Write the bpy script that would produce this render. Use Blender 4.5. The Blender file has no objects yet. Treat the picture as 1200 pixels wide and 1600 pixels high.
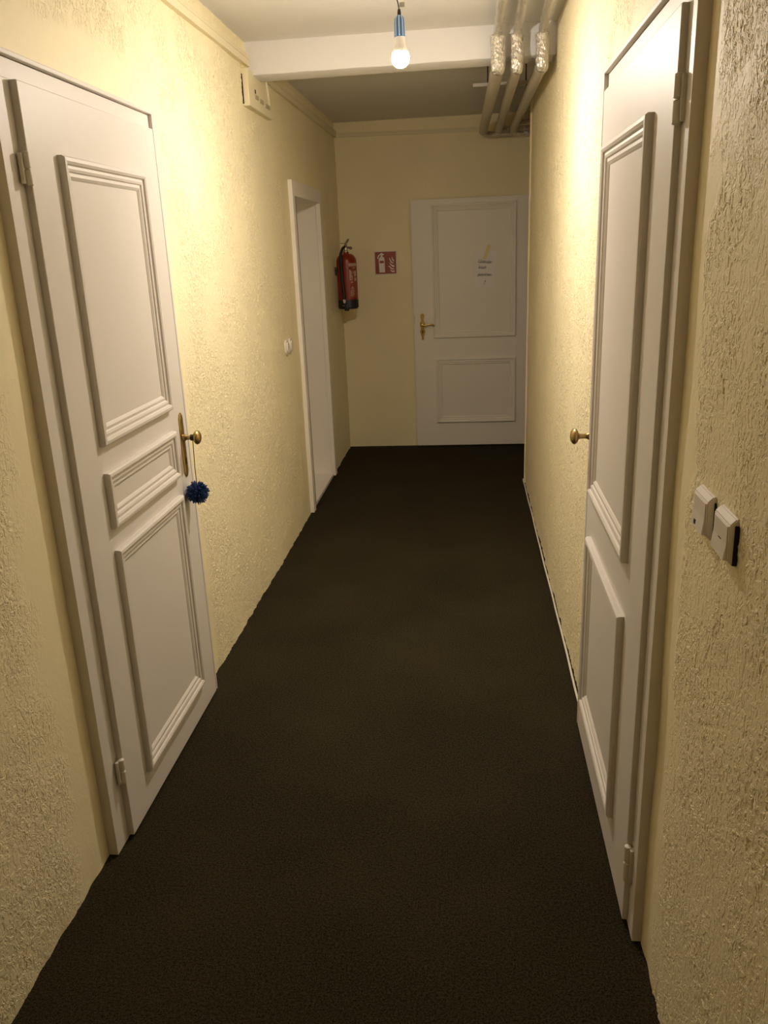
import bpy, bmesh, math, random
import numpy as np
from mathutils import Vector, Matrix, noise
random.seed(7)
C = bpy.context.scene.collection
SC = bpy.context.scene
PI = math.pi

# ------------------------------------------------------------------ camera, world, exposure
F_PX, PITCH, YAW, ROLL, CAM_H = 1297.98, 0.306, 0.11, -0.0426, 1.6076
cy_, sy_, cp_, sp_ = math.cos(YAW), math.sin(YAW), math.cos(PITCH), math.sin(PITCH)
fwd = Vector((-sy_ * cp_, cy_ * cp_, -sp_))
rgt0 = Vector((cy_, sy_, 0))
up0 = rgt0.cross(fwd)
rgt = math.cos(ROLL) * rgt0 + math.sin(ROLL) * up0
upv = -math.sin(ROLL) * rgt0 + math.cos(ROLL) * up0
cd = bpy.data.cameras.new('camera')
cam = bpy.data.objects.new('camera', cd)
C.objects.link(cam)
M = Matrix((rgt, upv, -fwd)).transposed().to_4x4()
M.translation = Vector((0, 0, CAM_H))
cam.matrix_world = M
cd.sensor_fit = 'VERTICAL'
cd.sensor_height = 36.0
cd.lens = 36.0 * F_PX / 1600.0
cd.clip_start = 0.05
SC.camera = cam

wd = bpy.data.worlds.new('world')
SC.world = wd
wd.use_nodes = True
wd.node_tree.nodes['Background'].inputs[0].default_value = (0.02, 0.018, 0.014, 1)
wd.node_tree.nodes['Background'].inputs[1].default_value = 0.2

BULB_STRENGTH = 560.0
BULB_COLOR = (1.0, 0.875, 0.74)
SC.view_settings.view_transform = 'Standard'
SC.view_settings.look = 'None'
SC.view_settings.exposure = 2.25
SC.view_settings.gamma = 1.0
SC.view_settings.use_curve_mapping = False
SC.cycles.use_denoising = True
SC.cycles.max_bounces = 14
SC.cycles.diffuse_bounces = 10

# ------------------------------------------------------------------ materials
def new_mat(name):
    m = bpy.data.materials.new(name)
    m.use_nodes = True
    nt = m.node_tree
    return m, nt, nt.nodes['Principled BSDF']

def nd(nt, typ, **kw):
    n = nt.nodes.new(typ)
    for k, v in kw.items():
        if k == 'ins':
            for a, b in v.items():
                n.inputs[a].default_value = b
        else:
            setattr(n, k, v)
    return n

def coords(nt, scale=(1, 1, 1)):
    tc = nd(nt, 'ShaderNodeTexCoord')
    mp = nd(nt, 'ShaderNodeMapping')
    mp.inputs['Scale'].default_value = scale
    nt.links.new(tc.outputs['Object'], mp.inputs['Vector'])
    return mp.outputs['Vector']

def math_node(nt, op, a, b=None, clamp=False):
    n = nd(nt, 'ShaderNodeMath', operation=op, use_clamp=clamp)
    for i, x in enumerate((a, b)):
        if x is None:
            continue
        if isinstance(x, (int, float)):
            n.inputs[i].default_value = x
        else:
            nt.links.new(x, n.inputs[i])
    return n.outputs[0]

def noise_tex(nt, vec, scale, detail=2.0, rough=0.5, dist=0.0):
    n = nd(nt, 'ShaderNodeTexNoise', ins={'Scale': scale, 'Detail': detail, 'Roughness': rough, 'Distortion': dist})
    nt.links.new(vec, n.inputs['Vector'])
    return n.outputs['Fac']

def maprange(nt, v, a, b, c, d, smooth=True):
    n = nd(nt, 'ShaderNodeMapRange', interpolation_type='SMOOTHSTEP' if smooth else 'LINEAR')
    n.inputs['From Min'].default_value = a
    n.inputs['From Max'].default_value = b
    n.inputs['To Min'].default_value = c
    n.inputs['To Max'].default_value = d
    nt.links.new(v, n.inputs['Value'])
    return n.outputs['Result']

def mix_col(nt, fac, c1, c2):
    n = nd(nt, 'ShaderNodeMix', data_type='RGBA')
    nt.links.new(fac, n.inputs[0])
    n.inputs[6].default_value = (*c1, 1)
    n.inputs[7].default_value = (*c2, 1)
    return n.outputs[2]

def bump(nt, height, strength, dist, bsdf):
    b = nd(nt, 'ShaderNodeBump')
    b.inputs['Strength'].default_value = strength
    b.inputs['Distance'].default_value = dist
    nt.links.new(height, b.inputs['Height'])
    nt.links.new(b.outputs['Normal'], bsdf.inputs['Normal'])

def simple(name, col, rough=0.5, metal=0.0, var=0.06, scale=14.0, bmp=0.0, bscale=60.0, bdist=0.001, spec=0.5):
    m, nt, b = new_mat(name)
    v = coords(nt)
    f = noise_tex(nt, v, scale, 3)
    lo = tuple(max(0, c * (1 - var)) for c in col)
    hi = tuple(min(1, c * (1 + var)) for c in col)
    nt.links.new(mix_col(nt, f, lo, hi), b.inputs['Base Color'])
    b.inputs['Roughness'].default_value = rough
    b.inputs['Metallic'].default_value = metal
    b.inputs['Specular IOR Level'].default_value = spec
    if bmp:
        bump(nt, noise_tex(nt, v, bscale, 3), bmp, bdist, b)
    return m

YELLOW = (0.895, 0.808, 0.555)

def plaster(name, rects=(), amount=1.0, size=1.0, fade=0.16, real=False):
    """rough trowelled plaster; smooth bands round the given (y0, y1, ztop) door rectangles"""
    m, nt, b = new_mat(name)
    v = coords(nt, (1, 1, 0.8))
    v1 = coords(nt)
    lump = noise_tex(nt, v, 82 / size, 3.5, 0.62, 1.0)
    plate = maprange(nt, lump, 0.43, 0.57, 0, 1)
    fine = noise_tex(nt, v, 190 / size, 2.0, 0.55, 0.4)
    vs = coords(nt, (1, 1, 0.22))
    groove = maprange(nt, noise_tex(nt, vs, 80 / size, 2, 0.5, 0.3), 0.66, 0.72, 0, 1)
    patch = maprange(nt, noise_tex(nt, v1, 5.5, 3), 0.36, 0.60, 0.40, 1.0)
    h = math_node(nt, 'ADD', math_node(nt, 'MULTIPLY', plate, 0.62), math_node(nt, 'MULTIPLY', fine, 0.5))
    h = math_node(nt, 'SUBTRACT', h, math_node(nt, 'MULTIPLY', groove, 0.55))
    h = math_node(nt, 'MULTIPLY', h, patch)
    if rects:
        sep = nd(nt, 'ShaderNodeSeparateXYZ')
        nt.links.new(v1, sep.inputs[0])
        edge = math_node(nt, 'MULTIPLY', math_node(nt, 'SUBTRACT', noise_tex(nt, v1, 9, 3), 0.5), 0.22)
        dmin = None
        for (y0, y1, zt) in rects:
            dy = math_node(nt, 'SUBTRACT', math_node(nt, 'ABSOLUTE', math_node(nt, 'SUBTRACT', sep.outputs[1], (y0 + y1) / 2)), (y1 - y0) / 2)
            dz = math_node(nt, 'SUBTRACT', sep.outputs[2], zt)
            d = math_node(nt, 'MAXIMUM', dy, dz)
            dmin = d if dmin is None else math_node(nt, 'MINIMUM', dmin, d)
        mask = maprange(nt, math_node(nt, 'ADD', dmin, edge), fade * 0.45, fade, 0.06, 1)
        h = math_node(nt, 'MULTIPLY', h, mask)
    f = noise_tex(nt, v1, 3.0, 4)
    nt.links.new(mix_col(nt, f, tuple(c * 0.95 for c in YELLOW), tuple(min(1, c * 1.04) for c in YELLOW)), b.inputs['Base Color'])
    b.inputs['Roughness'].default_value = 0.55
    b.inputs['Specular IOR Level'].default_value = 0.4
    if real:
        dn = nd(nt, 'ShaderNodeDisplacement')
        dn.inputs['Midlevel'].default_value = 0.30
        dn.inputs['Scale'].default_value = 0.0040 * amount
        nt.links.new(h, dn.inputs['Height'])
        nt.links.new(dn.outputs[0], nt.nodes['Material Output'].inputs['Displacement'])
        m.displacement_method = 'BOTH'
    else:
        bump(nt, h, 1.0, 0.0056 * amount, b)
    return m

mat_wall_left = plaster('plaster left', [(1.84, 2.82, 2.06), (5.0, 6.1, 2.04)], 1.15, 1.2, 0.2, True)
mat_wall_right = plaster('plaster right', [(1.60, 2.62, 2.06)], 1.0, 1.35, 0.10, True)
mat_wall_far = plaster('plaster far', [], 0.16, 1.1)
mat_fillet = simple('smooth yellow plaster', YELLOW, 0.6, bmp=0.35, bscale=40, bdist=0.002)
mat_ceiling = simple('ceiling white', (0.735, 0.725, 0.72), 0.8, var=0.03, scale=3, bmp=0.5, bscale=45, bdist=0.0025, spec=0.2)
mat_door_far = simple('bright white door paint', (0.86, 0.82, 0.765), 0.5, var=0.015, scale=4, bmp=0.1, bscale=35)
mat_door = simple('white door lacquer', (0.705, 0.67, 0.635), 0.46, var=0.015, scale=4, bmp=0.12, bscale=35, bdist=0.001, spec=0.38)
mat_hinge = simple('painted hinge', (0.70, 0.66, 0.60), 0.4, var=0.05)
mat_brass = simple('aged brass', (0.42, 0.30, 0.12), 0.32, 0.9, var=0.25, scale=60)
mat_brass_bright = simple('polished brass', (0.60, 0.44, 0.18), 0.22, 1.0, var=0.15, scale=60)
mat_navy = simple('navy yarn', (0.034, 0.075, 0.20), 0.85, var=0.5, scale=90, spec=0.15)
mat_string = simple('navy string', (0.03, 0.028, 0.05), 0.8)
mat_blue = simple('blue plastic', (0.055, 0.19, 0.48), 0.4, var=0.05)
mat_rib = simple('pale rib plastic', (0.62, 0.70, 0.80), 0.4)
mat_black = simple('black plastic', (0.012, 0.012, 0.012), 0.5)
mat_grey = simple('grey tag', (0.42, 0.40, 0.36), 0.6)
mat_tab = simple('brown grey tab', (0.42, 0.37, 0.25), 0.6)
mat_white_plastic = simple('white plastic', (0.76, 0.71, 0.66), 0.35, var=0.02)
mat_trunk = simple('beige painted trunking', (0.76, 0.69, 0.48), 0.5, var=0.03)
mat_red = simple('extinguisher red', (0.25, 0.021, 0.005), 0.3, var=0.06)
mat_label = simple('label red', (0.33, 0.065, 0.04), 0.45)
mat_print = simple('label print', (0.58, 0.44, 0.34), 0.5)
mat_dark_print = simple('label dark print', (0.10, 0.012, 0.01), 0.5)
mat_steel = simple('valve metal', (0.50, 0.44, 0.36), 0.3, 0.9)
mat_sign_white = simple('sign white', (0.80, 0.76, 0.70), 0.4)
mat_sign_red = simple('sign red', (0.30, 0.042, 0.014), 0.4)
mat_paper = simple('paper', (0.88, 0.85, 0.85), 0.7, var=0.02)
mat_ink = simple('pen ink', (0.10, 0.09, 0.09), 0.7)
mat_tape = simple('yellow tape', (0.82, 0.70, 0.38), 0.5)
mat_rod = simple('dark rod', (0.08, 0.07, 0.055), 0.5, 0.6)
mat_rail = simple('grey rail', (0.52, 0.49, 0.44), 0.45, 0.3)
mat_insul = simple('dull grey pipe', (0.50, 0.46, 0.40), 0.5, 0.15, var=0.1, scale=9, bmp=0.3, bscale=30, bdist=0.003)  # far stretch of the pipes, duller and greyer than the foil
mat_cable = simple('white cable', (0.72, 0.68, 0.60), 0.5)
mat_dark = simple('dark hole', (0.012, 0.010, 0.006), 0.8)
mat_bulbneck = simple('bulb collar', (0.82, 0.78, 0.74), 0.4)

def foil_mat():
    m, nt, b = new_mat('crinkled foil')
    v = coords(nt, (1, 1, 0.7))
    vo = nd(nt, 'ShaderNodeTexVoronoi', feature='F1', ins={'Scale': 85.0, 'Randomness': 1.0})
    nt.links.new(v, vo.inputs['Vector'])
    n = noise_tex(nt, v, 120, 3, 0.6, 1.0)
    h = math_node(nt, 'ADD', vo.outputs['Distance'], n)
    bump(nt, h, 0.9, 0.006, b)
    nt.links.new(mix_col(nt, n, (0.62, 0.59, 0.54), (0.88, 0.85, 0.80)), b.inputs['Base Color'])
    b.inputs['Metallic'].default_value = 0.85
    b.inputs['Roughness'].default_value = 0.22
    return m
mat_foil = foil_mat()

def carpet_mat():
    m, nt, b = new_mat('dark ribbed carpet')
    v = coords(nt)
    f = noise_tex(nt, v, 300, 3, 0.75)
    g = noise_tex(nt, v, 150, 3, 0.7)
    big = noise_tex(nt, v, 2.2, 3)
    s = math_node(nt, 'ADD', math_node(nt, 'MULTIPLY', f, 0.55), math_node(nt, 'MULTIPLY', g, 0.45))
    s = math_node(nt, 'ADD', s, math_node(nt, 'MULTIPLY', math_node(nt, 'SUBTRACT', big, 0.5), 0.12))
    s = maprange(nt, s, 0.36, 0.66, 0, 1)
    nt.links.new(mix_col(nt, s, (0.0085, 0.0070, 0.0034), (0.060, 0.050, 0.027)), b.inputs['Base Color'])
    b.inputs['Roughness'].default_value = 0.95
    b.inputs['Specular IOR Level'].default_value = 0.08
    bump(nt, s, 0.5, 0.003, b)
    return m
mat_carpet = carpet_mat()
mat_sill = simple('white threshold', (0.84, 0.80, 0.76), 0.35, var=0.02)

def bulb_mat(strength):
    """frosted LED globe: brightest on the dome, weaker round the neck"""
    m, nt, b = new_mat('lit bulb glass')
    g = nd(nt, 'ShaderNodeNewGeometry')
    sp = nd(nt, 'ShaderNodeSeparateXYZ')
    nt.links.new(g.outputs['Normal'], sp.inputs[0])
    nt.links.new(maprange(nt, sp.outputs[2], -0.90, 0.12, strength, strength * 0.11), b.inputs['Emission Strength'])
    b.inputs['Emission Color'].default_value = (*BULB_COLOR, 1)
    b.inputs['Base Color'].default_value = (0.9, 0.88, 0.84, 1)
    return m
mat_bulb = bulb_mat(BULB_STRENGTH)

# ------------------------------------------------------------------ mesh helpers
def box(bm, x0, x1, y0, y1, z0, z1, bev=0.0, mp=None):
    pts = [(x, y, z) for x in (x0, x1) for y in (y0, y1) for z in (z0, z1)]
    vs = [bm.verts.new(mp(*p) if mp else p) for p in pts]
    fs = [(0, 1, 3, 2), (4, 6, 7, 5), (0, 4, 5, 1), (2, 3, 7, 6), (0, 2, 6, 4), (1, 5, 7, 3)]
    faces = [bm.faces.new([vs[i] for i in f]) for f in fs]
    if bev:
        es = list({e for f in faces for e in f.edges})
        bmesh.ops.bevel(bm, geom=es, offset=bev, segments=2, affect='EDGES', profile=0.5)

def prism(bm, poly, d0, d1, mp):
    """poly of (a, b) pairs extruded from d0 to d1; mp(a, b, d) -> point"""
    n = len(poly)
    lo = [bm.verts.new(mp(a, b_, d0)) for a, b_ in poly]
    hi = [bm.verts.new(mp(a, b_, d1)) for a, b_ in poly]
    bm.faces.new(lo[::-1]); bm.faces.new(hi)
    for i in range(n):
        j = (i + 1) % n
        bm.faces.new((lo[i], lo[j], hi[j], hi[i]))

def tube(bm, pts, r, n=10, cap=True, jit=0.0, closed=False):
    pts = [Vector(p) for p in pts]
    rs = r if isinstance(r, (list, tuple)) else [r] * len(pts)
    rings = []
    prev = None
    for i, p in enumerate(pts):
        a = pts[max(0, i - 1)]; c = pts[min(len(pts) - 1, i + 1)]
        t = (c - a).normalized()
        if prev is None:
            ref = Vector((0, 0, 1)) if abs(t.z) < 0.9 else Vector((1, 0, 0))
            u = t.cross(ref).normalized()
        else:
            u = (prev - t * prev.dot(t)).normalized()
        prev = u
        w = t.cross(u)
        ring = []
        for k in range(n):
            an = 2 * PI * k / n
            rr = rs[i] * (1 + random.uniform(-jit, jit))
            ring.append(bm.verts.new(p + (u * math.cos(an) + w * math.sin(an)) * rr))
        rings.append(ring)
    for i in range(len(rings) - 1):
        for k in range(n):
            q = (k + 1) % n
            bm.faces.new((rings[i][k], rings[i][q], rings[i + 1][q], rings[i + 1][k]))
    if cap:
        bm.faces.new(rings[0][::-1]); bm.faces.new(rings[-1])

def lathe(bm, prof, org, axis=(0, 0, 1), n=24, sq=None):
    """prof: list of (radius, height) along axis"""
    ax = Vector(axis).normalized()
    ref = Vector((0, 0, 1)) if abs(ax.z) < 0.9 else Vector((1, 0, 0))
    u = ax.cross(ref).normalized(); w = ax.cross(u)
    o = Vector(org)
    rings = []
    for r, h in prof:
        if r < 1e-6:
            rings.append([bm.verts.new(o + ax * h)])
        else:
            rings.append([bm.verts.new(o + ax * h + (u * math.cos(2 * PI * k / n) + w * math.sin(2 * PI * k / n)) * r) for k in range(n)])
    for A, B in zip(rings, rings[1:]):
        for k in range(n):
            q = (k + 1) % n
            if len(A) == 1 and len(B) == 1:
                continue
            if len(A) == 1:
                bm.faces.new((A[0], B[q], B[k]))
            elif len(B) == 1:
                bm.faces.new((A[k], A[q], B[0]))
            else:
                bm.faces.new((A[k], A[q], B[q], B[k]))
    if len(rings[0]) > 1: bm.faces.new(rings[0][::-1])
    if len(rings[-1]) > 1: bm.faces.new(rings[-1])

def root_loc(o):
    v = Vector((0, 0, 0))
    while o is not None:
        v += o.location
        o = o.parent
    return v

def obj(name, bm, mat, parent=None, smooth=False, label=None):
    bmesh.ops.recalc_face_normals(bm, faces=bm.faces)
    me = bpy.data.meshes.new(name)
    if parent is not None:
        bm.transform(Matrix.Translation(-root_loc(parent)))
    bm.to_mesh(me); bm.free()
    me.materials.append(mat)
    if smooth:
        for p in me.polygons: p.use_smooth = True
        try:
            me.set_sharp_from_angle(angle=math.radians(38))
        except Exception:
            pass
    o = bpy.data.objects.new(name, me)
    C.objects.link(o)
    if parent is not None: o.parent = parent
    if label: o['label'] = label
    return o

def tag(o, label, cat, group=None, kind=None):
    o['label'] = label; o['category'] = cat
    if group: o['group'] = group
    if kind: o['kind'] = kind
    return o

def thing(name, loc, label, cat, group=None, kind=None):
    o = bpy.data.objects.new(name, None)
    o.empty_display_size = 0.05
    C.objects.link(o)
    o.location = loc
    return tag(o, label, cat, group, kind)

def B(): return bmesh.new()

# ------------------------------------------------------------------ room dimensions
XL, XR, YF, ZC = -1.030, 0.398, 6.93, 2.55
YB = -1.6           # wall behind the camera
YC = 5.715          # where the right wall ends and the side passage opens
XP = 2.2            # end of the side passage
BEAM_Y0, BEAM_Y1, BEAM_Z = 4.255, 4.42, 2.408

# ------------------------------------------------------------------ structure
bm = B()
box(bm, XL - 0.25, XP, YB, YF, -0.05, 0.0)
floor = tag(obj('floor', bm, mat_carpet), 'dark charcoal carpet laid along the corridor', 'floor', kind='structure')

def grid_wall(name, mat, x, spans, z0, z1, zstep, amp, holes=(), axis='x', seed=0.0, tilt=0.0, face=1, skew=0.0):
    """wall sheet; spans = [(from, to, step), ...] along the wall. Gently uneven; the plaster material displaces it"""
    ys = np.concatenate([np.linspace(a, b_, max(1, int(round((b_ - a) / st))), endpoint=False) for a, b_, st in spans] + [[spans[-1][1]]])
    zs = np.linspace(z0, z1, int(round((z1 - z0) / zstep)) + 1)
    for (a, b_, c, d) in holes:
        for v in (a, b_): ys[np.argmin(np.abs(ys - v))] = v
        for v in (c, d): zs[np.argmin(np.abs(zs - v))] = v
    Y, Z = np.meshgrid(ys, zs, indexing='ij')
    off = np.zeros_like(Y)
    rs = np.random.RandomState(int(seed * 10))
    for k in range(9):
        fy, fz = rs.uniform(1.5, 9, 2) * (1 if k < 6 else 2.4)
        off += np.sin(Y * fy + rs.uniform(0, 6)) * np.sin(Z * fz + rs.uniform(0, 6)) * (1 if k < 6 else 0.35)
    # trowelled foot: the lowest few centimetres run unevenly against the carpet
    foot = np.exp(-np.maximum(Z, 0) / 0.05)
    wav = sum(np.sin(Y * f_ + p_) for f_, p_ in ((23, 1.0), (41, 2.2), (67, 0.4), (9, 3.0)))
    off = off * amp + foot * wav * 0.0011 * face + tilt * Z - skew * np.maximum(Y - 2.6, 0)
    n, k = Y.shape
    P = np.empty((n, k, 3))
    if axis == 'x':
        P[..., 0] = x + off; P[..., 1] = Y
    else:
        P[..., 0] = Y; P[..., 1] = x + off
    P[..., 2] = Z
    yc = (ys[:-1] + ys[1:]) / 2; zc = (zs[:-1] + zs[1:]) / 2
    keep = np.ones((n - 1, k - 1), bool)
    for (a, b_, c, d) in holes:
        keep &= ~(((yc > a) & (yc < b_))[:, None] & ((zc > c) & (zc < d))[None, :])
    ii, kk = np.nonzero(keep)
    q = np.stack([ii * k + kk, (ii + 1) * k + kk, (ii + 1) * k + kk + 1, ii * k + kk + 1], 1)
    if face < 0: q = q[:, ::-1]
    me = bpy.data.meshes.new(name)
    me.vertices.add(n * k); me.vertices.foreach_set('co', P.reshape(-1))
    me.loops.add(q.size); me.loops.foreach_set('vertex_index', np.ascontiguousarray(q).reshape(-1).astype(np.int32))
    me.polygons.add(len(q))
    me.polygons.foreach_set('loop_start', np.arange(0, q.size, 4, dtype=np.int32))
    me.polygons.foreach_set('use_smooth', np.ones(len(q), bool))
    me.update(calc_edges=True); me.validate()
    me.materials.append(mat)
    o = bpy.data.objects.new(name, me)
    C.objects.link(o)
    return o

D2 = (5.105, 5.965, 1.928)     # opening of the recessed door on the left: y0, y1, top
w = grid_wall('wall_left', mat_wall_left, XL, [(YB, 0.9, .03), (0.9, 1.86, .0036), (1.86, 2.8, .007), (2.8, 4.3, .0055), (4.3, D2[0], .009), (D2[0], D2[1], .03), (D2[1], YF, .009)], -0.01, ZC, 0.005, 0.0011, holes=[(D2[0], D2[1], -0.01, D2[2])], seed=1.3, face=1)
tag(w, 'pale yellow rough plaster wall on the left of the corridor', 'wall', kind='structure')
wall_left = w
w = grid_wall('wall_right', mat_wall_right, XR - 0.004, [(YB, 0.6, .03), (0.6, 1.64, .0036), (1.64, 2.55, .007), (2.55, 4.2, .0055), (4.2, YC, .009)], -0.01, ZC, 0.005, 0.0011, seed=5.1, tilt=0.007, face=-1, skew=0.005)
tag(w, 'pale yellow rough plaster wall on the right of the corridor', 'wall', kind='structure')
wall_right = w
w = grid_wall('wall_far', mat_wall_far, YF, [(XL - 0.01, XP, .06)], -0.01, ZC, 0.06, 0.002, axis='y', seed=8.0)
tag(w, 'yellow end wall behind the white door and extinguisher sign', 'wall', kind='structure')
w = grid_wall('wall_passage', mat_wall_far, YC, [(XR - 0.012, XP, .06)], -0.01, ZC, 0.08, 0.002, axis='y', seed=9.0)
tag(w, 'yellow wall of the side passage turning right', 'wall', kind='structure')
bm = B(); box(bm, XP, XP + 0.1, YC - 0.1, YF + 0.1, 0, ZC)
tag(obj('wall_passage_end', bm, mat_fillet), 'yellow wall closing the side passage', 'wall', kind='structure')
bm = B(); box(bm, XL - 0.1, XR + 0.1, YB - 0.1, YB, 0, ZC)
tag(obj('wall_near', bm, mat_fillet), 'yellow wall behind the camera', 'wall', kind='structure')

bm = B(); box(bm, XL - 0.25, XP, YB, YF + 0.1, ZC, ZC + 0.1)
ceiling = tag(obj('ceiling', bm, mat_ceiling), 'white plaster ceiling crossed by a beam', 'ceiling', kind='structure')
bm = B()
# beam with slightly uneven plastered edges
N = 48
prev = None
for i in range(N + 1):
    x = XL - 0.02 + (XR + 0.02 - XL + 0.02) * i / N
    e = 0.003 * noise.noise(Vector((x * 11, 0.3, 0))) + 0.0022 * noise.noise(Vector((x * 40, 2.3, 0)))
    e2 = 0.003 * noise.noise(Vector((x * 13, 7.3, 0))) + 0.003 * noise.noise(Vector((x * 37, 5.3, 0)))
    zb = BEAM_Z + 0.006 * i / N
    ring = [bm.verts.new(p) for p in ((x, BEAM_Y0, ZC + 0.01), (x, BEAM_Y0 + e * 0.5, zb + 0.02), (x, BEAM_Y0 + 0.006, zb + 0.004 + e), (x, BEAM_Y0 + 0.016, zb + e * 0.5),
                                      (x, BEAM_Y1 - 0.01 + e2, zb), (x, BEAM_Y1 + e2, zb + 0.008), (x, BEAM_Y1, ZC + 0.01))]
    if prev:
        for k in range(6):
            bm.faces.new((prev[k], prev[k + 1], ring[k + 1], ring[k]))
    prev = ring
obj('beam', bm, mat_ceiling, ceiling, smooth=True, label='white plastered beam across the ceiling')

# ------------------------------------------------------------------ panelled doors
PROFILE = [(0, 0), (0, .013), (.004, .018), (.012, .019), (.018, .016), (.020, .010), (.028, .012), (.034, .010), (.037, .006), (.045, .007), (.051, .003), (.054, 0)]

def panel_moulding(bm, u0, u1, z0, z1, vface, mp, prof=PROFILE, k=1.0):
    rings = []
    for (o, h) in prof:
        o *= k
        rings.append([bm.verts.new(mp(u, vface + h * k, z)) for u, z in ((u0 + o, z0 + o), (u1 - o, z0 + o), (u1 - o, z1 - o), (u0 + o, z1 - o))])
    for A, Bq in zip(rings, rings[1:]):
        for i in range(4):
            j = (i + 1) % 4
            bm.faces.new((A[i], A[j], Bq[j], Bq[i]))
    # back
    for i in range(4):
        j = (i + 1) % 4
        bm.faces.new((rings[0][j], rings[0][i], rings[-1][i], rings[-1][j]))

def hinge_mesh(bm, u, v, z0, zm, z1, mp, r=0.0085):
    for a, b_ in ((z0, zm - 0.001), (zm + 0.001, z1)):
        n = 12; rings = []
        for (rr, z) in ((r * 0.6, a), (r, a + 0.002), (r, b_ - 0.002), (r * 0.6, b_)):
            rings.append([bm.verts.new(mp(u + rr * math.cos(2 * PI * i / n), v + rr * math.sin(2 * PI * i / n), z)) for i in range(n)])
        for A, Bq in zip(rings, rings[1:]):
            for i in range(n):
                j = (i + 1) % n
                bm.faces.new((A[i], A[j], Bq[j], Bq[i]))
        bm.faces.new(rings[0][::-1]); bm.faces.new(rings[-1])
    box(bm, u - 0.016, u - 0.002, v - 0.012, v - 0.003, z0 + 0.004, z1 - 0.004, mp=mp)

def axis_vec(mp, d):
    a = Vector(mp(0, 0, 0)); return (Vector(mp(*d)) - a).normalized()

def long_plate(bm, u, v, z0, z1, wdt, mp, th=0.006):
    h = wdt / 2; c = 0.018; k = 0.006
    poly = [(u - h, z0 + c), (u - h * 0.55, z0 + 0.004), (u - h * .25, z0), (u + h * .25, z0), (u + h * 0.55, z0 + 0.004), (u + h, z0 + c),
            (u + h, z1 - c), (u + h * 0.55, z1 - 0.004), (u + h * .25, z1), (u - h * .25, z1), (u - h * 0.55, z1 - 0.004), (u - h, z1 - c)]
    cz = (z0 + z1) / 2
    inner = [(u + (a - u) * 0.68, cz + (b_ - cz) * 0.95) for a, b_ in poly]
    r0 = [bm.verts.new(mp(a, v, b_)) for a, b_ in poly]
    r1 = [bm.verts.new(mp(a, v + th * 0.55, b_)) for a, b_ in poly]
    r2 = [bm.verts.new(mp(a, v + th, b_)) for a, b_ in inner]
    n = len(poly)
    for A, Bq in ((r0, r1), (r1, r2)):
        for i in range(n):
            j = (i + 1) % n
            bm.faces.new((A[i], A[j], Bq[j], Bq[i]))
    bm.faces.new(r2); bm.faces.new(r0[::-1])

KNOB = [(0.0, -0.002), (0.0115, 0.0), (0.0115, 0.008), (0.0085, 0.012), (0.0075, 0.018), (0.0075, 0.032), (0.010, 0.037), (0.017, 0.040), (0.0225, 0.044), (0.0245, 0.049), (0.0225, 0.055), (0.015, 0.060), (0.006, 0.062), (0.0, 0.062)]

def panelled_door(name, label, mp, base, frame, leaf, panels, hinges, plate=None, knob=None, frame_front=0.0, leaf_front=0.0, wall_v=-0.03, tilt=0.0):
    """mp(u, v, z): u along the wall away from the camera, v out of the wall"""
    fu0, fu1, fz = frame; lu0, lu1, lz0, lz1 = leaf
    d = thing(name, base, label, 'door', kind='structure')
    bm = B()
    box(bm, fu0, lu0 + 0.012, wall_v, frame_front, 0.004, lz1 + 0.001, 0.0006, mp)
    box(bm, lu1 - 0.012, fu1, wall_v, frame_front, 0.004, lz1 + 0.001, 0.0006, mp)
    box(bm, fu0, fu1, wall_v, frame_front, lz1 + 0.001, fz, 0.0006, mp)
    # raised outer lip over the head and down the far jamb
    box(bm, fu0, fu1 + 0.012, wall_v, frame_front + 0.012, fz + 0.002, fz + 0.014, 0.002, mp)
    box(bm, fu1 - 0.001, fu1 + 0.012, wall_v, frame_front + 0.012, 0.004, fz + 0.002, 0.002, mp)
    obj('frame', bm, mat_door, d)
    bm = B()
    box(bm, lu0, lu1, leaf_front - 0.04, leaf_front, lz0, lz1, 0.0025, mp)
    lf = obj('leaf', bm, mat_door, d)
    for (u0, u1, z0, z1) in panels:
        bm = B(); panel_moulding(bm, u0, u1, z0, z1, leaf_front - 0.0006, mp)
        obj('panel_moulding', bm, mat_door, lf)
    for (u, z0, zm, z1) in hinges:
        bm = B(); hinge_mesh(bm, u, leaf_front - 0.002, z0, zm, z1, mp)
        obj('hinge', bm, mat_hinge, d, smooth=True)
    if plate:
        bm = B(); long_plate(bm, *plate, mp)
        pl = obj('escutcheon', bm, mat_brass, d, label='tall aged brass backplate')
        bm = B(); lathe(bm, KNOB, mp(knob[0], leaf_front + 0.004, knob[1]), axis_vec(mp, (0, 1, 0)), 24)
        obj('knob', bm, mat_brass, pl, smooth=True, label='oval brass door knob')
        bm = B()
        box(bm, plate[0] - 0.0035, plate[0] + 0.0035, leaf_front + 0.0045, leaf_front + 0.0066, plate[2] + 0.045, plate[2] + 0.068, mp=mp)
        obj('keyhole', bm, mat_dark, pl)
    if tilt:
        d.rotation_euler = (0, tilt, 0)
    return d

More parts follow.
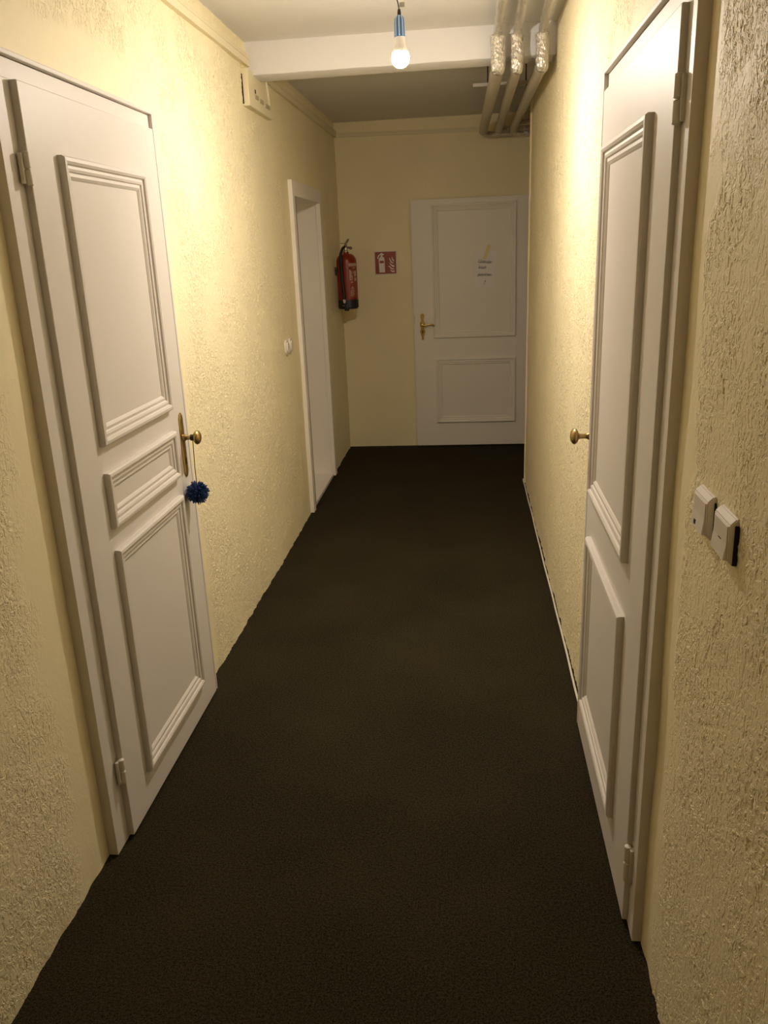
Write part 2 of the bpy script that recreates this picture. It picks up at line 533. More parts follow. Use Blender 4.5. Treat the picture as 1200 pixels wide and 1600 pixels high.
# door 1: near left.   u = y, v = x - (-1.003)
mpL = lambda u, v, z: Vector((-1.003 + v, u, z))
LPAN = [(2.080, 2.622, 1.135, 1.856), (2.077, 2.622, 0.905, 1.062), (2.077, 2.622, 0.130, 0.842)]
door_1 = panelled_door('door_1', 'white three-panel door on the near left with brass knob', mpL, (-1.003, 2.35, 0),
                       (1.862, 2.790, 2.040), (1.937, 2.768, 0.012, 1.997), LPAN,
                       [(1.931, 1.777, 1.813, 1.850), (1.931, 0.195, 0.235, 0.272)],
                       plate=(2.712, 0.0175, 0.882, 1.106, 0.038), knob=(2.712, 1.020), frame_front=0.0, leaf_front=0.018)

# door 2: recessed doorway on the left further on
d2 = thing('door_2', (XL, 5.53, 0), 'recessed white doorway in the left wall before the extinguisher', 'door', kind='structure')
mpD = lambda u, v, z: Vector((XL + v, u, z))
bm = B()
box(bm, 5.043, 5.112, -0.01, 0.022, 0.004, 2.012, 0.003, mpD)
box(bm, 5.958, 6.030, -0.01, 0.022, 0.004, 2.012, 0.003, mpD)
box(bm, 5.112, 5.958, -0.01, 0.022, 1.925, 2.012, 0.003, mpD)
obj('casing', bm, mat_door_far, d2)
bm = B()
box(bm, 5.090, 5.105, -0.24, 0.0, 0.0, 1.94, 0.001, mpD)
box(bm, 5.965, 5.985, -0.24, 0.0, 0.0, 1.94, 0.001, mpD)
box(bm, 5.105, 5.965, -0.24, 0.0, 1.928, 1.945, 0.001, mpD)
obj('reveal', bm, mat_door_far, d2)
bm = B(); box(bm, 5.105, 5.965, -0.22, 0.004, -0.01, 0.022, 0.002, mpD)
obj('threshold', bm, mat_sill, d2)
bm = B(); box(bm, 5.110, 5.960, -0.24, -0.20, 0.024, 1.926, 0.002, mpD)
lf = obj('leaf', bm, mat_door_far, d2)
bm = B()
box(bm, 5.112, 5.117, -0.004, 0.0235, 0.02, 1.925, mp=mpD)  # thin dark upright along the inner edge of the near casing
obj('dark_edge_strip', bm, mat_rod, d2)
# door 3: near right. v measured towards the corridor (-x), whole door leans a hair
mpR = lambda u, v, z: Vector((0.368 - v, u, z))
RPAN = [(1.872, 2.462, 0.880, 1.848), (1.876, 2.462, 0.165, 0.740)]
door_3 = panelled_door('door_3', 'white two-panel door on the near right beside the rocker switches', mpR, (0.361, 2.10, 0),
                       (1.632, 2.590, 2.040), (1.690, 2.570, 0.012, 1.997), RPAN,
                       [(1.684, 1.800, 1.842, 1.885), (1.684, 0.135, 0.190, 0.236)],
                       plate=(2.512, 0.0085, 0.905, 1.110, 0.038), knob=(2.512, 1.044), frame_front=-0.004, leaf_front=0.009,
                       wall_v=-0.06, tilt=0.007)

# door 4: leaf at the end of the corridor
YD = 6.87
mpF = lambda u, v, z: Vector((u, YD - v, z))
d4 = thing('door_4', (0.04, YD, 0), 'white two-panel door at the far end with a taped note', 'door', kind='structure')
bm = B()
box(bm, -0.443, 0.532, -0.040, 0.0, 0.012, 1.950, 0.002, mpF)
box(bm, -0.452, 0.541, -0.040, -0.014, 0.016, 1.963, 0.002, mpF)
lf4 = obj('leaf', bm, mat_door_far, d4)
for q in ((-0.292, 0.368, 0.902, 1.923), (-0.279, 0.369, 0.206, 0.738)):
    bm = B(); panel_moulding(bm, *q, -0.0006, mpF)
    obj('panel_moulding', bm, mat_door_far, lf4)
bm = B(); box(bm, -0.4445, -0.4405, -0.020, -0.004, 1.025, 1.085, mp=mpF)
obj('latch', bm, mat_rod, d4)
# ornate brass backplate: half width against height
HP = [(0, .893), (.008, .895), (.010, .905), (.007, .913), (.011, .922), (.014, .935), (.019, .948), (.021, .958), (.018, .970), (.014, .982), (.015, .992),
      (.019, 1.000), (.021, 1.014), (.019, 1.030), (.013, 1.040), (.010, 1.050), (.013, 1.062), (.017, 1.076), (.016, 1.090), (.009, 1.099), (0, 1.102)]
bm = B()
poly = [(-0.380 + a, z) for a, z in HP] + [(-0.380 - a, z) for a, z in HP[-2:0:-1]]
prism(bm, poly, 0.0, 0.006, lambda a, b_, d: mpF(a, d, b_))
hp = obj('backplate', bm, mat_brass_bright, d4, label='ornate brass backplate')
bm = B()
lathe(bm, [(0.0, 0), (0.014, 0.0), (0.014, 0.006), (0.009, 0.010), (0.008, 0.045), (0.0, 0.047)], mpF(-0.380, 0.006, 1.014), axis_vec(mpF, (0, 1, 0)), 16)
tube(bm, [mpF(-0.380 + 0.006 * 0, 0.045, 1.014), mpF(-0.366, 0.048, 1.010), mpF(-0.345, 0.048, 1.012), mpF(-0.325, 0.047, 1.019), mpF(-0.308, 0.046, 1.020), mpF(-0.292, 0.045, 1.013), mpF(-0.282, 0.045, 1.005)],
     [.008, .0085, .0075, .007, .007, .0065, .005], 10)
obj('lever', bm, mat_brass_bright, hp, smooth=True)
bm = B(); lathe(bm, [(0.0, 0), (0.006, 0.0), (0.006, 0.0012), (0, 0.0012)], mpF(-0.380, 0.006, 0.962), axis_vec(mpF, (0, 1, 0)), 12)
box(bm, -0.383, -0.377, 0.006, 0.0072, 0.940, 0.960, mp=mpF)
obj('keyhole', bm, mat_dark, hp)

# corner strip at the end of the right wall
bm = B(); tube(bm, [(XR - 0.0175, YC + 0.003, 0), (XR + 0.0005, YC + 0.003, ZC)], 0.012, 10)
obj('corner_bead', bm, mat_fillet, wall_right, smooth=True)

# ------------------------------------------------------------------ pendant bulb (its light is the glowing globe)
def pendant(LX, LY, LZ, label, globe_mat):
    pl = thing('pendant_lamp', (LX, LY, ZC), label, 'lamp')
    bm = B()
    R_ = 0.0305
    prof = [(0.0, -R_)]
    for i in range(1, 13):
        t = -PI / 2 + i * (PI * 0.70) / 12
        prof.append((R_ * math.cos(t), R_ * math.sin(t)))
    prof += [(0.0222, 0.0200), (0.0, 0.0200)]
    lathe(bm, prof, (LX, LY, LZ), n=32)
    obj('globe', bm, globe_mat, pl, smooth=True, label='glowing white globe')
    bm = B()
    lathe(bm, [(0.0, 0.0185), (0.0250, 0.0185), (0.0246, 0.0215), (0.0205, 0.034), (0.0184, 0.046), (0.0176, 0.066), (0.0, 0.066)], (LX, LY, LZ), n=24)
    obj('collar', bm, mat_bulbneck, pl, smooth=True)
    bm = B()
    lathe(bm, [(0.0, 0.064), (0.0185, 0.064), (0.0180, 0.070), (0.0175, 0.105), (0.0165, 0.118), (0.012, 0.126), (0.006, 0.130), (0.0, 0.130)], (LX, LY, LZ), n=28)
    sk = obj('socket', bm, mat_blue, pl, smooth=True, label='blue plastic socket with pale ribs')
    bm = B()
    for k in range(9):
        a = 2 * PI * k / 9 + 0.5
        c, s = math.cos(a), math.sin(a)
        tube(bm, [(LX + r * c, LY + r * s, LZ + h) for r, h in ((.0184, .066), (.0178, .085), (.0175, .105), (.0165, .118), (.012, .1265))], 0.0017, 6)
    obj('rib', bm, mat_rib, sk, smooth=True)
    bm = B()
    lathe(bm, [(0.0, 0.126), (0.0065, 0.127), (0.0060, 0.137), (0.0045, 0.147), (0.0, 0.148)], (LX, LY, LZ), n=14)
    obj('cord_grip', bm, mat_black, pl, smooth=True)
    bm = B()
    tube(bm, [(LX, LY, LZ + 0.146), (LX - 0.003, LY, LZ + 0.165), (LX - 0.009, LY, LZ + 0.19), (LX - 0.012, LY, LZ + 0.22), (LX - 0.010, LY, LZ + 0.26), (LX - 0.006, LY, ZC)], 0.0019, 8)
    obj('cord', bm, mat_black, pl, smooth=True)
    bm = B()
    box(bm, LX + 0.002, LX + 0.019, LY - 0.002, LY + 0.002, LZ + 0.153, LZ + 0.167, 0.0008)
    tube(bm, [(LX - 0.002, LY, LZ + 0.158), (LX + 0.004, LY, LZ + 0.160)], 0.0012, 6)
    obj('switch_tag', bm, mat_grey, pl, label='small grey tag on the cord')
    bm = B(); lathe(bm, [(0, 0), (0.022, 0), (0.020, -0.012), (0.008, -0.018), (0, -0.018)], (LX - 0.006, LY, ZC), n=18)
    obj('ceiling_rose', bm, mat_white_plastic, pl, smooth=True)
pendant(-0.226, 3.16, 2.226, 'lit globe bulb in a blue socket hanging by its cord', mat_bulb)

# ------------------------------------------------------------------ insulated pipes along the right wall
def arc(p0, p1, p2, n=6):
    p0, p1, p2 = Vector(p0), Vector(p1), Vector(p2)
    return [(1 - t) ** 2 * p0 + 2 * t * (1 - t) * p1 + t * t * p2 for t in [i / n for i in range(n + 1)]]

PIPES = [(0.132, 0.137, 0.110, 0.0335, 0.020), (0.213, 0.222, 0.225, 0.0285, 0.018), (0.307, 0.332, 0.330, 0.0295, 0.019)]
PL = ['foil-lagged ceiling pipe farthest from the right wall', 'middle of the three foil-lagged ceiling pipes', 'foil-lagged ceiling pipe closest to the right wall']
for i, (xn, xd, xf, rs, rn) in enumerate(PIPES):
    p = thing('insulated_pipe', (xd, 4.18, 2.49), PL[i], 'pipe', 'three lagged pipes under the ceiling')
    bm = B()
    n = 120
    pts = [Vector((xn + (xd - xn) * max(0, (yy - 3.2)) / 0.95 if yy > 3.2 else xn, yy, 2.505 - 0.0 * yy)) for yy in [YB + 0.01 + (4.12 - YB) * k / n for k in range(n + 1)]]
    pts += arc((xd, 4.13, 2.505), (xd, 4.185, 2.505), (xd, 4.190, 2.455), 5)
    tube(bm, pts, [rn * (1 + 0.22 * noise.noise(Vector((k * 0.9, i * 3.1, 0)))) for k in range(len(pts))], 14, jit=0.07)
    obj('foil_run', bm, mat_foil, p, smooth=True)
    bm = B()
    zs = [2.492, 2.486, 2.478, 2.46, 2.44, 2.42, 2.40, 2.38, 2.36, 2.348, 2.338, 2.332]
    fr = [0.80, 1.10, 1.02, 1.0, 0.98, 1.0, 1.02, 1.0, 0.97, 0.90, 0.72, 0.40]
    tube(bm, [(xd + 0.001 * random.uniform(-1, 1), 4.188 + 0.0, z) for z in zs], [rs * f for f in fr], 18, jit=0.035)
    obj('foil_elbow', bm, mat_foil, p, smooth=True)
    bm = B()
    pts = []
    for k in range(31):
        t = k / 30
        pts.append(Vector((xd + (xf - xd) * t, 4.20 + (6.72 - 0.09 * (2 - i) * 0 - 4.20) * t, 2.366 + 0.042 * t)))
    tube(bm, pts, [rs * 0.93 * (1 + 0.03 * noise.noise(Vector((k * 0.6, i, 4)))) for k in range(31)], 18, jit=0.01)
    obj('grey_run', bm, mat_insul, p, smooth=True)
    # turn to the right at the end wall
    bm = B()
    yy = 6.74 + 0.0 * i
    zz = 2.402 - 0.0 * i
    if i == 0:
        yt, zt = 6.855, 2.395
    elif i == 1:
        yt, zt = 6.80, 2.425
    else:
        yt, zt = 6.76, 2.455
    pts = [Vector((xf, 6.66, 2.406))] + arc((xf, 6.70, 2.407), (xf + 0.005, yt, zt), (xf + 0.09, yt, zt), 5) + [Vector((xf + 0.09 + 0.16 * k, yt, zt)) for k in range(1, 10)]
    tube(bm, pts, rs * 0.72, 14, jit=0.05)
    obj('foil_turn', bm, mat_foil, p, smooth=True)

for hi, (yy, x0, x1, xs, zr) in enumerate([(5.15, 0.030, 0.372, (0.127, 0.223, 0.331), 2.452)]):
    h = thing('pipe_hanger', ((x0 + x1) / 2, yy, ZC), 'grey pipe hanger rail with threaded rods beyond the beam', 'hanger')
    bm = B()
    box(bm, x0, x1, yy - 0.014, yy + 0.014, zr - 0.006, zr + 0.012, 0.002)
    obj('rail', bm, mat_rail, h)
    for xx in (x0 + 0.082, x1 - 0.050):
        bm = B(); tube(bm, [(xx, yy, zr), (xx, yy, ZC)], 0.004, 8)
        obj('rod', bm, mat_rod, h, smooth=True)
    for xx in xs:
        bm = B(); tube(bm, [(xx - 0.004, yy, zr), (xx - 0.004, yy, 2.413)], 0.0035, 8)
        obj('rod', bm, mat_rod, h, smooth=True)

# ------------------------------------------------------------------ cable trunking and junction box
def trunk(label, segs):
    t = thing('cable_trunking', segs[0][0], label, 'trunking', 'beige cable trunking under the ceiling')
    for (a, b_, hgt, dep, axis) in segs:
        (x0, y0, z0), (x1, y1, z1) = a, b_
        bm = B()
        if axis == 'y':
            poly = [(0, 0), (dep, 0), (dep, hgt * .55), (dep * .9, hgt * .57), (dep * .9, hgt * .62), (dep, hgt * .64), (dep, hgt), (0, hgt)]
            lo = [bm.verts.new((x0 + p, y0, z0 + q)) for p, q in poly]; hi_ = [bm.verts.new((x1 + p, y1, z1 + q)) for p, q in poly]
        else:
            poly = [(0, 0), (dep, 0), (dep, hgt * .55), (dep * .9, hgt * .57), (dep * .9, hgt * .62), (dep, hgt * .64), (dep, hgt), (0, hgt)]
            lo = [bm.verts.new((x0, y0 - p, z0 + q)) for p, q in poly]; hi_ = [bm.verts.new((x1, y1 - p, z1 + q)) for p, q in poly]
        k = len(poly)
        bm.faces.new(lo[::-1]); bm.faces.new(hi_)
        for i in range(k):
            j = (i + 1) % k
            bm.faces.new((lo[i], lo[j], hi_[j], hi_[i]))
        obj('duct', bm, mat_trunk, t)
    return t
trunk('beige cable trunking on the left wall before the beam', [((XL - 0.006, YB, 2.424), (XL - 0.006, 4.250, 2.444), 0.048, 0.026, 'y')])
trunk('beige cable trunking on the left wall beyond the beam', [((XL - 0.006, 4.427, 2.437), (XL - 0.006, 6.925, 2.444), 0.046, 0.026, 'y')])
trunk('beige cable trunking along the end wall above the door', [((XL + 0.02, YF + 0.006, 2.446), (0.075, YF + 0.006, 2.432), 0.030, 0.026, 'x')])

jb = thing('junction_box', (XL, 4.38, 2.27), 'beige junction box with open knockouts beneath the beam', 'box')
mpJ = lambda u, v, z: Vector((XL + v, u, z))
bm = B(); box(bm, 4.150, 4.620, -0.01, 0.030, 2.266, 2.425, 0.004, mpJ)
obj('cover', bm, mat_trunk, jb)
bm = B(); box(bm, 4.1475, 4.1495, -0.01, 0.0045, 2.275, 2.40, 0.0, mpJ)  # dark strip standing in for the shade in the gap behind the cover
obj('gap_shadow_strip', bm, mat_dark, jb).name = 'cover_gap_shade'
bm = B(); box(bm, 4.265, 4.285, 0.028, 0.0312, 2.335, 2.352, 0.0, mpJ)
obj('knockout', bm, mat_dark, jb, label='small black cable hole')
for (u0, u1, z) in ((4.262, 4.325, 2.312), (4.355, 4.425, 2.308), (4.47, 4.555, 2.303)):
    bm = B(); box(bm, u0, u1, 0.026, 0.034, z, z + 0.018, 0.001, mpJ)
    obj('terminal_tab', bm, mat_tab, jb, label='greyish brown rectangular knockout tab')
bm = B(); tube(bm, [mpJ(4.52, 0.030, 2.425), mpJ(4.523, 0.034, 2.38), mpJ(4.54, 0.034, 2.35), mpJ(4.565, 0.028, 2.325)], 0.007, 8)
obj('conduit', bm, mat_trunk, jb, smooth=True)

# ------------------------------------------------------------------ switches
def rocker_switch(u, z, label, mark):
    """surface-mounted switch on the right wall; v points into the corridor"""
    mp = lambda a, v, c: Vector((XR + 0.002 - v, u + a, z + c))
    s = thing('wall_switch', (XR, u, z), label, 'switch', 'light switches on the right wall')
    hw, hh = 0.041, 0.0385
    bm = B()
    # body: side profile (v, c) extruded along the wall
    prof = [(-0.008, -hh), (0.001, -hh), (0.0105, -0.030), (0.0120, 0.0285), (0.002, hh), (-0.008, hh)]
    prism(bm, prof, -hw, hw, lambda v, c, d: mp(d, v, c))
    bmesh.ops.bevel(bm, geom=list(bm.edges), offset=0.0018, segments=2, affect='EDGES')
    obj('housing', bm, mat_white_plastic, s, smooth=True)
    bm = B()
    prof = [(0.004, -0.0305), (0.0170, -0.0290), (0.0135, -0.002), (0.0135, 0.0255), (0.004, 0.0265)]
    prism(bm, prof, -hw + 0.006, hw - 0.006, lambda v, c, d: mp(d, v, c))
    bmesh.ops.bevel(bm, geom=list(bm.edges), offset=0.0008, segments=1, affect='EDGES')
    r = obj('rocker', bm, mat_white_plastic, s)
    bm = B()
    if mark == 'square':
        box(bm, 0.008, 0.016, 0.013, 0.0172, -0.024, -0.016, mp=mp)
    else:
        box(bm, -0.008, 0.006, 0.012, 0.0142, -0.0040, -0.0022, mp=mp)
    obj('mark', bm, mat_black, r)
    bm = B(); box(bm, -hw - 0.0016, hw - 0.006, -0.008, 0.0042 if mark == 'dash' else 0.0005, -hh + 0.003, hh - 0.010, mp=mp)  # black sheet in place of the shaded gap between housing and wall
    obj('housing_gap_shade', bm, mat_dark, s)
    return s
rocker_switch(1.398, 1.1575, 'white rocker switch with a small dark square, beside the door', 'square')
rocker_switch(1.274, 1.1595, 'white rocker switch with a thin dash, nearer the camera', 'dash')

def round_switch(u, z, label):
    mp = lambda a, v, c: Vector((XL + v, u + a, z + c))
    s = thing('wall_switch', (XL, u, z), label, 'switch', 'light switches on the left wall')
    bm = B()
    poly = []
    for k in range(24):
        t = 2 * PI * k / 24
        c, q = math.cos(t), math.sin(t)
        poly.append((0.040 * math.copysign(abs(c) ** 0.65, c), 0.041 * math.copysign(abs(q) ** 0.65, q)))
    prism(bm, poly, -0.006, 0.009, lambda a, b_, d: mp(a, d, b_))
    obj('plate', bm, mat_white_plastic, s)
    bm = B()
    prism(bm, [(a * 0.68, b_ * 0.68) for a, b_ in poly], 0.007, 0.015, lambda a, b_, d: mp(a, d, b_))
    obj('rocker', bm, mat_white_plastic, s)
round_switch(4.668, 1.102, 'round white switch on the left wall, farther from the doorway')
round_switch(4.770, 1.102, 'round white switch on the left wall, next to the doorway')

# ------------------------------------------------------------------ pompom on the left knob
PX, PY, PZ = -0.944, 2.690, 0.832
pp = thing('pompom', (PX, PY, PZ), 'navy blue woollen pompom hanging from the brass knob', 'pompom')
bm = B()
for k in range(620):
    zz = 1 - 2 * (k + 0.5) / 620
    ph = k * 2.399963
    d = Vector((math.sqrt(1 - zz * zz) * math.cos(ph), math.sqrt(1 - zz * zz) * math.sin(ph), zz))
    d = (d + Vector((random.uniform(-.16, .16), random.uniform(-.16, .16), random.uniform(-.16, .16)))).normalized()
    ln = 0.038 * random.uniform(0.86, 1.10)
    side = Vector((random.uniform(-1, 1), random.uniform(-1, 1), random.uniform(-1, 1))) * 0.0035
    o = Vector((PX, PY, PZ))
    tube(bm, [o + d * 0.006, o + d * ln * 0.6 + side * 0.5, o + d * ln + side + Vector((0, 0, -0.002))], [0.0012, 0.0021, 0.0013], 5)
y = obj('yarn', bm, mat_navy, pp, smooth=True); y['kind'] = 'stuff'
bm = B()
tube(bm, [(PX, PY, PZ + 0.02), (PX - 0.001, PY + 0.003, PZ + 0.09), (-0.946, 2.705, 1.012)], 0.0014, 6)
for k in range(4):
    cx = -0.953 + 0.003 * k
    tube(bm, [(cx, 2.712 + 0.0092 * math.cos(2 * PI * q / 12), 1.020 + 0.0092 * math.sin(2 * PI * q / 12)) for q in range(13)], 0.0019, 6)
obj('string', bm, mat_string, pp, smooth=True, label='thin string wound round the knob neck')

# ------------------------------------------------------------------ fire extinguisher
EX, EY = -0.937, 6.60
ex = thing('fire_extinguisher', (EX, EY, 1.18), 'red fire extinguisher hung in the far left corner', 'extinguisher')
r = 0.077
bm = B()
prof = [(0.0, 1.235), (r, 1.235), (r, 1.525)]
for k in range(1, 9):
    t = k / 8 * PI / 2
    prof.append((0.022 + (r - 0.022) * math.cos(t) ** 0.9, 1.525 + 0.062 * math.sin(t)))
prof += [(0.020, 1.600), (0.0, 1.600)]
lathe(bm, prof, (EX, EY, 0), n=40)
body = obj('cylinder', bm, mat_red, ex, smooth=True)
bm = B()
lathe(bm, [(0.0, 1.178), (r * 0.90, 1.178), (r * 1.02, 1.188), (r * 1.02, 1.243), (r * 1.0, 1.247), (0.0, 1.247)], (EX, EY, 0), n=40)
box(bm, EX - 0.022, EX + 0.012, EY - 0.085, EY - 0.05, 1.166, 1.215, 0.004)
foot = obj('base_cup', bm, mat_black, ex, smooth=True)

def curved_patch(bm, a0, a1, z0, z1, rr, n=10):
    """patch on the cylinder; angle measured from the -y side towards +x, degrees"""
    prev = None
    for k in range(n + 1):
        a = math.radians(a0 + (a1 - a0) * k / n)
        c = Vector((EX + rr * math.sin(a), EY - rr * math.cos(a), 0))
        ci = Vector((EX + (rr - 0.002) * math.sin(a), EY - (rr - 0.002) * math.cos(a), 0))
        q = [bm.verts.new(c + Vector((0, 0, z0))), bm.verts.new(c + Vector((0, 0, z1))), bm.verts.new(ci + Vector((0, 0, z1))), bm.verts.new(ci + Vector((0, 0, z0)))]
        if prev:
            for i in range(4):
                j = (i + 1) % 4
                bm.faces.new((prev[i], prev[j], q[j], q[i]))
        else:
            bm.faces.new(q)
        prev = q
    bm.faces.new(prev[::-1])
bm = B(); curved_patch(bm, 16, 100, 1.262, 1.522, r + 0.0006)
lb = obj('label', bm, mat_label, ex, smooth=True, label='printed instruction label')
bm = B()
for (a0, a1, z0, z1) in [(20, 30, 1.495, 1.516), (32, 40, 1.495, 1.516), (42, 50, 1.495, 1.516), (52, 62, 1.495, 1.516), (64, 78, 1.495, 1.516), (22, 27, 1.395, 1.470), (29, 34, 1.410, 1.462), (24, 38, 1.392, 1.402),
                         (36, 40, 1.400, 1.430), (42, 46, 1.440, 1.460), (30, 40, 1.372, 1.384), (26, 42, 1.335, 1.344), (44, 60, 1.480, 1.486), (28, 48, 1.325, 1.330), (24, 50, 1.312, 1.317), (24, 46, 1.300, 1.305), (24, 50, 1.288, 1.293), (24, 44, 1.277, 1.281),
                         (52, 70, 1.42, 1.46), (52, 70, 1.385, 1.410)]:
    curved_patch(bm, a0, a1, z0, z1, r + 0.0014, 4)
obj('print', bm, mat_print, lb)['kind'] = 'stuff'
bm = B()
for (a0, a1, z0, z1) in [(26, 34, 1.478, 1.484), (22, 26, 1.474, 1.488), (24, 30, 1.335, 1.350), (22, 27, 1.316, 1.322)]:
    curved_patch(bm, a0, a1, z0, z1, r + 0.0018, 4)
obj('dark_print', bm, mat_dark_print, lb)['kind'] = 'stuff'
bm = B(); curved_patch(bm, -26, -8, 1.203, 1.209, r * 1.02 + 0.0008, 6)
obj('maker_mark', bm, mat_grey, foot)
bm = B()
lathe(bm, [(0, 1.592), (0.019, 1.592), (0.019, 1.606), (0.013, 1.612), (0.013, 1.650), (0.009, 1.656), (0, 1.656)], (EX, EY, 0), n=16)
tube(bm, [(EX + 0.010, EY, 1.632), (EX + 0.038, EY - 0.006, 1.628)], 0.008, 10)
lathe(bm, [(0, 0), (0.012, 0), (0.012, 0.008), (0, 0.008)], (EX + 0.036, EY - 0.006, 1.627), (0.6, -0.8, 0), 12)
valve = obj('valve', bm, mat_steel, ex, smooth=True)
bm = B()
prism(bm, [(-0.006, 1.640), (0.010, 1.652), (0.034, 1.676), (0.042, 1.690), (0.036, 1.697), (0.022, 1.690), (0.002, 1.668), (-0.012, 1.650)], -0.011, 0.011,
      lambda a, b_, d: Vector((EX + a * 0.8 - 0.002, EY - a * 0.4 + d, b_)))
obj('squeeze_lever', bm, mat_steel, ex)
bm = B(); tube(bm, [(EX - 0.042, EY - 0.01, 1.662), (EX + 0.016, EY, 1.664)], 0.0018, 6)
obj('safety_pin', bm, mat_rod, ex, smooth=True)
bm = B()
hx = lambda a, q: Vector((EX + (r + 0.012) * math.sin(math.radians(a)), EY - (r + 0.012) * math.cos(math.radians(a)), q))
tube(bm, [(EX - 0.004, EY - 0.006, 1.640), (EX - 0.016, EY - 0.045, 1.628), hx(-20, 1.585), hx(-19, 1.53), hx(-18, 1.46), hx(-16, 1.38), hx(-13, 1.31), hx(-12, 1.255)], [.009, .0105, .0105, .011, .011, .0115, .012, .0125], 12)
obj('hose', bm, mat_black, ex, smooth=True)
bm = B()
lathe(bm, [(0, 0), (0.012, 0), (0.010, -0.016), (0.006, -0.028), (0, -0.028)], hx(-12, 1.252), (0, 0, 1), 12)
obj('nozzle', bm, mat_white_plastic, ex, smooth=True)
bm = B()
box(bm, XL - 0.008, XL + 0.012, EY - 0.02, EY + 0.02, 1.43, 1.49, 0.002)
tube(bm, [(EX + (r + 0.003) * math.sin(t), EY - (r + 0.003) * math.cos(t), 1.475) for t in [math.radians(-150 + 12 * k) for k in range(10)]], 0.003, 6)
box(bm, XL, EX - 0.06, EY - 0.012, EY + 0.012, 1.45, 1.47, 0.001)
obj('wall_bracket', bm, mat_rod, ex)

# ------------------------------------------------------------------ fire extinguisher sign
SX0, SX1, SZ0, SZ1 = -0.757, -0.574, 1.412, 1.596
sg = thing('fire_sign', ((SX0 + SX1) / 2, YF, SZ0), 'red square extinguisher sign on the end wall', 'sign')
YS = YF - 0.006
bm = B(); box(bm, SX0, SX1, YS - 0.003, YS + 0.008, SZ0, SZ1, 0.0008)
obj('plate', bm, mat_sign_white, sg)
bx0, bx1, bz0, bz1 = SX0 + 0.007, SX1 - 0.007, SZ0 + 0.007, SZ1 - 0.007
bm = B(); box(bm, bx0, bx1, YS - 0.0036, YS - 0.002, bz0, bz1)
obj('red_field', bm, mat_sign_red, sg)
def S(px, py):      # design units of the pictogram, 0..1000 down
    return (bx0 + (bx1 - bx0) * px / 1000.0, bz1 - (bz1 - bz0) * py / 1000.0)
def sign_poly(bm, pts, d0=0.0034, d1=0.0044):
    prism(bm, [S(*p) for p in pts], d0, d1, lambda a, b_, d: Vector((a, YS - d, b_)))
bm = B()
sign_poly(bm, [(175, 340), (195, 290), (240, 240), (275, 215), (278, 160), (255, 130), (215, 175), (175, 235), (150, 310), (110, 310), (120, 235), (160, 160), (215, 105), (270, 78), (295, 50), (340, 50), (365, 80), (420, 90), (430, 140), (385, 155), (360, 170), (362, 215), (420, 245), (450, 300), (458, 930), (190, 930)])
obj('extinguisher_symbol', bm, mat_sign_white, sg)
bm = B(); sign_poly(bm, [(215, 400), (415, 400), (415, 510), (215, 510)], 0.0042, 0.0050)
obj('symbol_band', bm, mat_sign_red, sg)
bm = B()
for f in ([(660, 270), (700, 300), (750, 395), (810, 470), (900, 530), (880, 545), (800, 530), (730, 470), (700, 390)],
          [(800, 230), (820, 260), (840, 320), (880, 370), (910, 400), (905, 470), (850, 430), (800, 360), (790, 290)],
          [(690, 470), (720, 530), (790, 590), (850, 615), (905, 620), (900, 720), (830, 700), (750, 640), (700, 560)],
          [(610, 660), (670, 640), (720, 690), (790, 750), (850, 770), (900, 770), (880, 810), (800, 810), (720, 770), (680, 700)],
          [(690, 800), (750, 840), (820, 870), (905, 850), (905, 930), (800, 935), (740, 890)]):
    sign_poly(bm, f)
obj('flame_symbol', bm, mat_sign_white, sg)

# ------------------------------------------------------------------ handwritten note on the end door
nt_ = thing('paper_note', (0.12, YD, 1.28), 'handwritten paper note taped to the far door', 'note')
bm = B()
V = []
NX, NZ = 6, 10
for i in range(NX + 1):
    for k in range(NZ + 1):
        u, q = i / NX, k / NZ
        lift = 0.002 + 0.006 * (1 - q) ** 2 * (1 - u * 0.7) + 0.0015 * math.sin(u * 5 + q * 3)
        V.append((Vector((0.037 + 0.165 * u + 0.010 * q, YD - lift, 1.283 + 0.285 * q - 0.010 * u)), Vector((0.037 + 0.165 * u + 0.010 * q, YD - lift + 0.0006, 1.283 + 0.285 * q - 0.010 * u))))
fr_ = [bm.verts.new(a) for a, b_ in V]; bk_ = [bm.verts.new(b_) for a, b_ in V]
idx = lambda i, k: i * (NZ + 1) + k
for i in range(NX):
    for k in range(NZ):
        a, b_, c, d = idx(i, k), idx(i + 1, k), idx(i + 1, k + 1), idx(i, k + 1)
        bm.faces.new((fr_[a], fr_[b_], fr_[c], fr_[d])); bm.faces.new((bk_[d], bk_[c], bk_[b_], bk_[a]))
rim = [idx(i, 0) for i in range(NX)] + [idx(NX, k) for k in range(NZ)] + [idx(i, NZ) for i in range(NX, 0, -1)] + [idx(0, k) for k in range(NZ, 0, -1)]
for a, b_ in zip(rim, rim[1:] + rim[:1]):
    bm.faces.new((fr_[b_], fr_[a], bk_[a], bk_[b_]))
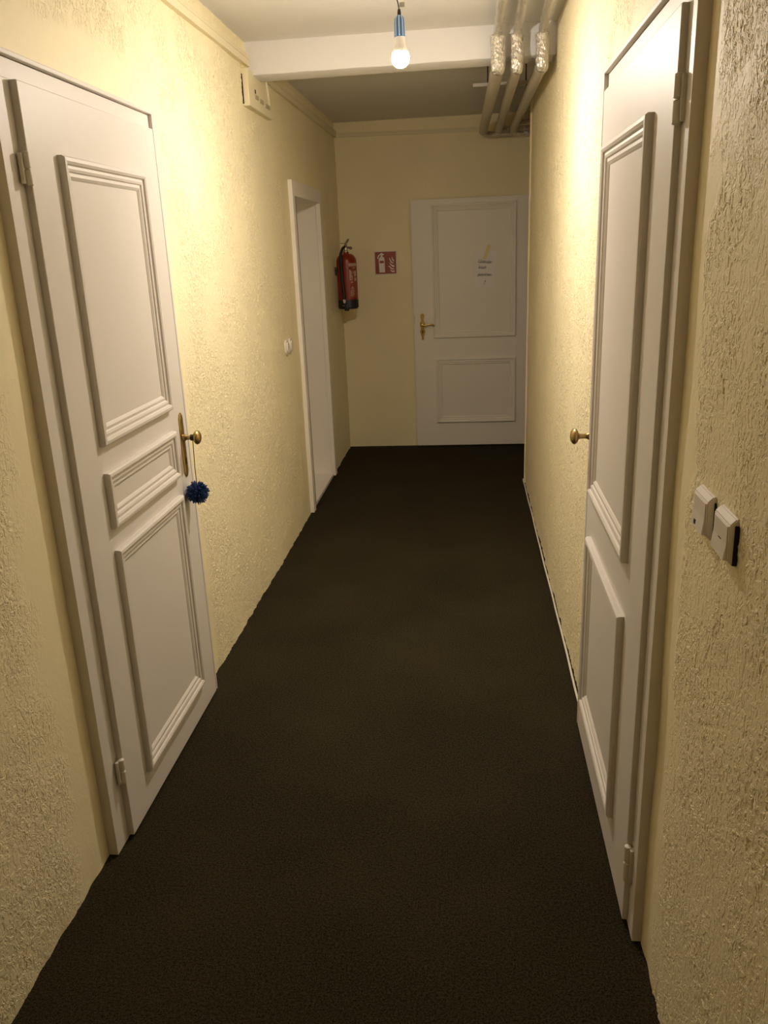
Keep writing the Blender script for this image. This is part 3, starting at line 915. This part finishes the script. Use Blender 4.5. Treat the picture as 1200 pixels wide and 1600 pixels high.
obj('sheet', bm, mat_paper, nt_)

def writing(text, x, z, size, parent, yy, slope=0.0):
    cu = bpy.data.curves.new('writing', 'FONT')
    cu.body = text; cu.size = size; cu.shear = 0.45; cu.space_character = 0.86; cu.offset = -0.0002; cu.extrude = 0.0002
    t = bpy.data.objects.new('writing', cu)
    C.objects.link(t)
    bpy.context.view_layer.update()
    me = bpy.data.meshes.new_from_object(t.evaluated_get(bpy.context.evaluated_depsgraph_get()))
    C.objects.unlink(t); bpy.data.objects.remove(t)
    b2 = bmesh.new(); b2.from_mesh(me)
    for v in b2.verts:
        a, c = v.co.x, v.co.y
        wob = 0.0012 * math.sin(a * 210)
        v.co = Vector((x + a, yy - v.co.z, z + c + slope * a + wob))
    me2 = obj('writing', b2, mat_ink, parent)
    return me2
writing('Gel\u00e4nder', 0.066, 1.478, 0.034, nt_, YD - 0.0062, -0.10)
writing('frisch', 0.068, 1.430, 0.034, nt_, YD - 0.0066, 0.0)
writing('gestrichen', 0.064, 1.380, 0.031, nt_, YD - 0.0074, -0.06)
writing('!', 0.108, 1.312, 0.048, nt_, YD - 0.0086, 0.0)
bm = B()
prism(bm, [(0.106, 1.506), (0.132, 1.500), (0.170, 1.606), (0.146, 1.612)], 0.003, 0.0062, lambda a, b_, d: Vector((a, YD - d, b_)))
obj('tape', bm, mat_tape, nt_, label='diagonal strip of yellow tape')

# ------------------------------------------------------------------ cable along the foot of the right wall
bm = B()
pts = [(0.398, 5.80, 0.004), (0.380, 5.785, 0.012), (0.367, 5.760, 0.012), (0.367, 5.73, 0.006)]
for k in range(40):
    yy = 5.70 - 3.02 * k / 39
    pts.append((0.3860 - 0.005 * (yy - 2.6) + 0.0035 * noise.noise(Vector((yy * 2.3, 0, 1))) - 0.002, yy, 0.0045 + 0.003 * abs(noise.noise(Vector((yy * 3.1, 4, 1))))))
tube(bm, pts, 0.0042, 8)
tag(obj('cable', bm, mat_cable, smooth=True), 'thin white cable lying along the foot of the right wall', 'cable')
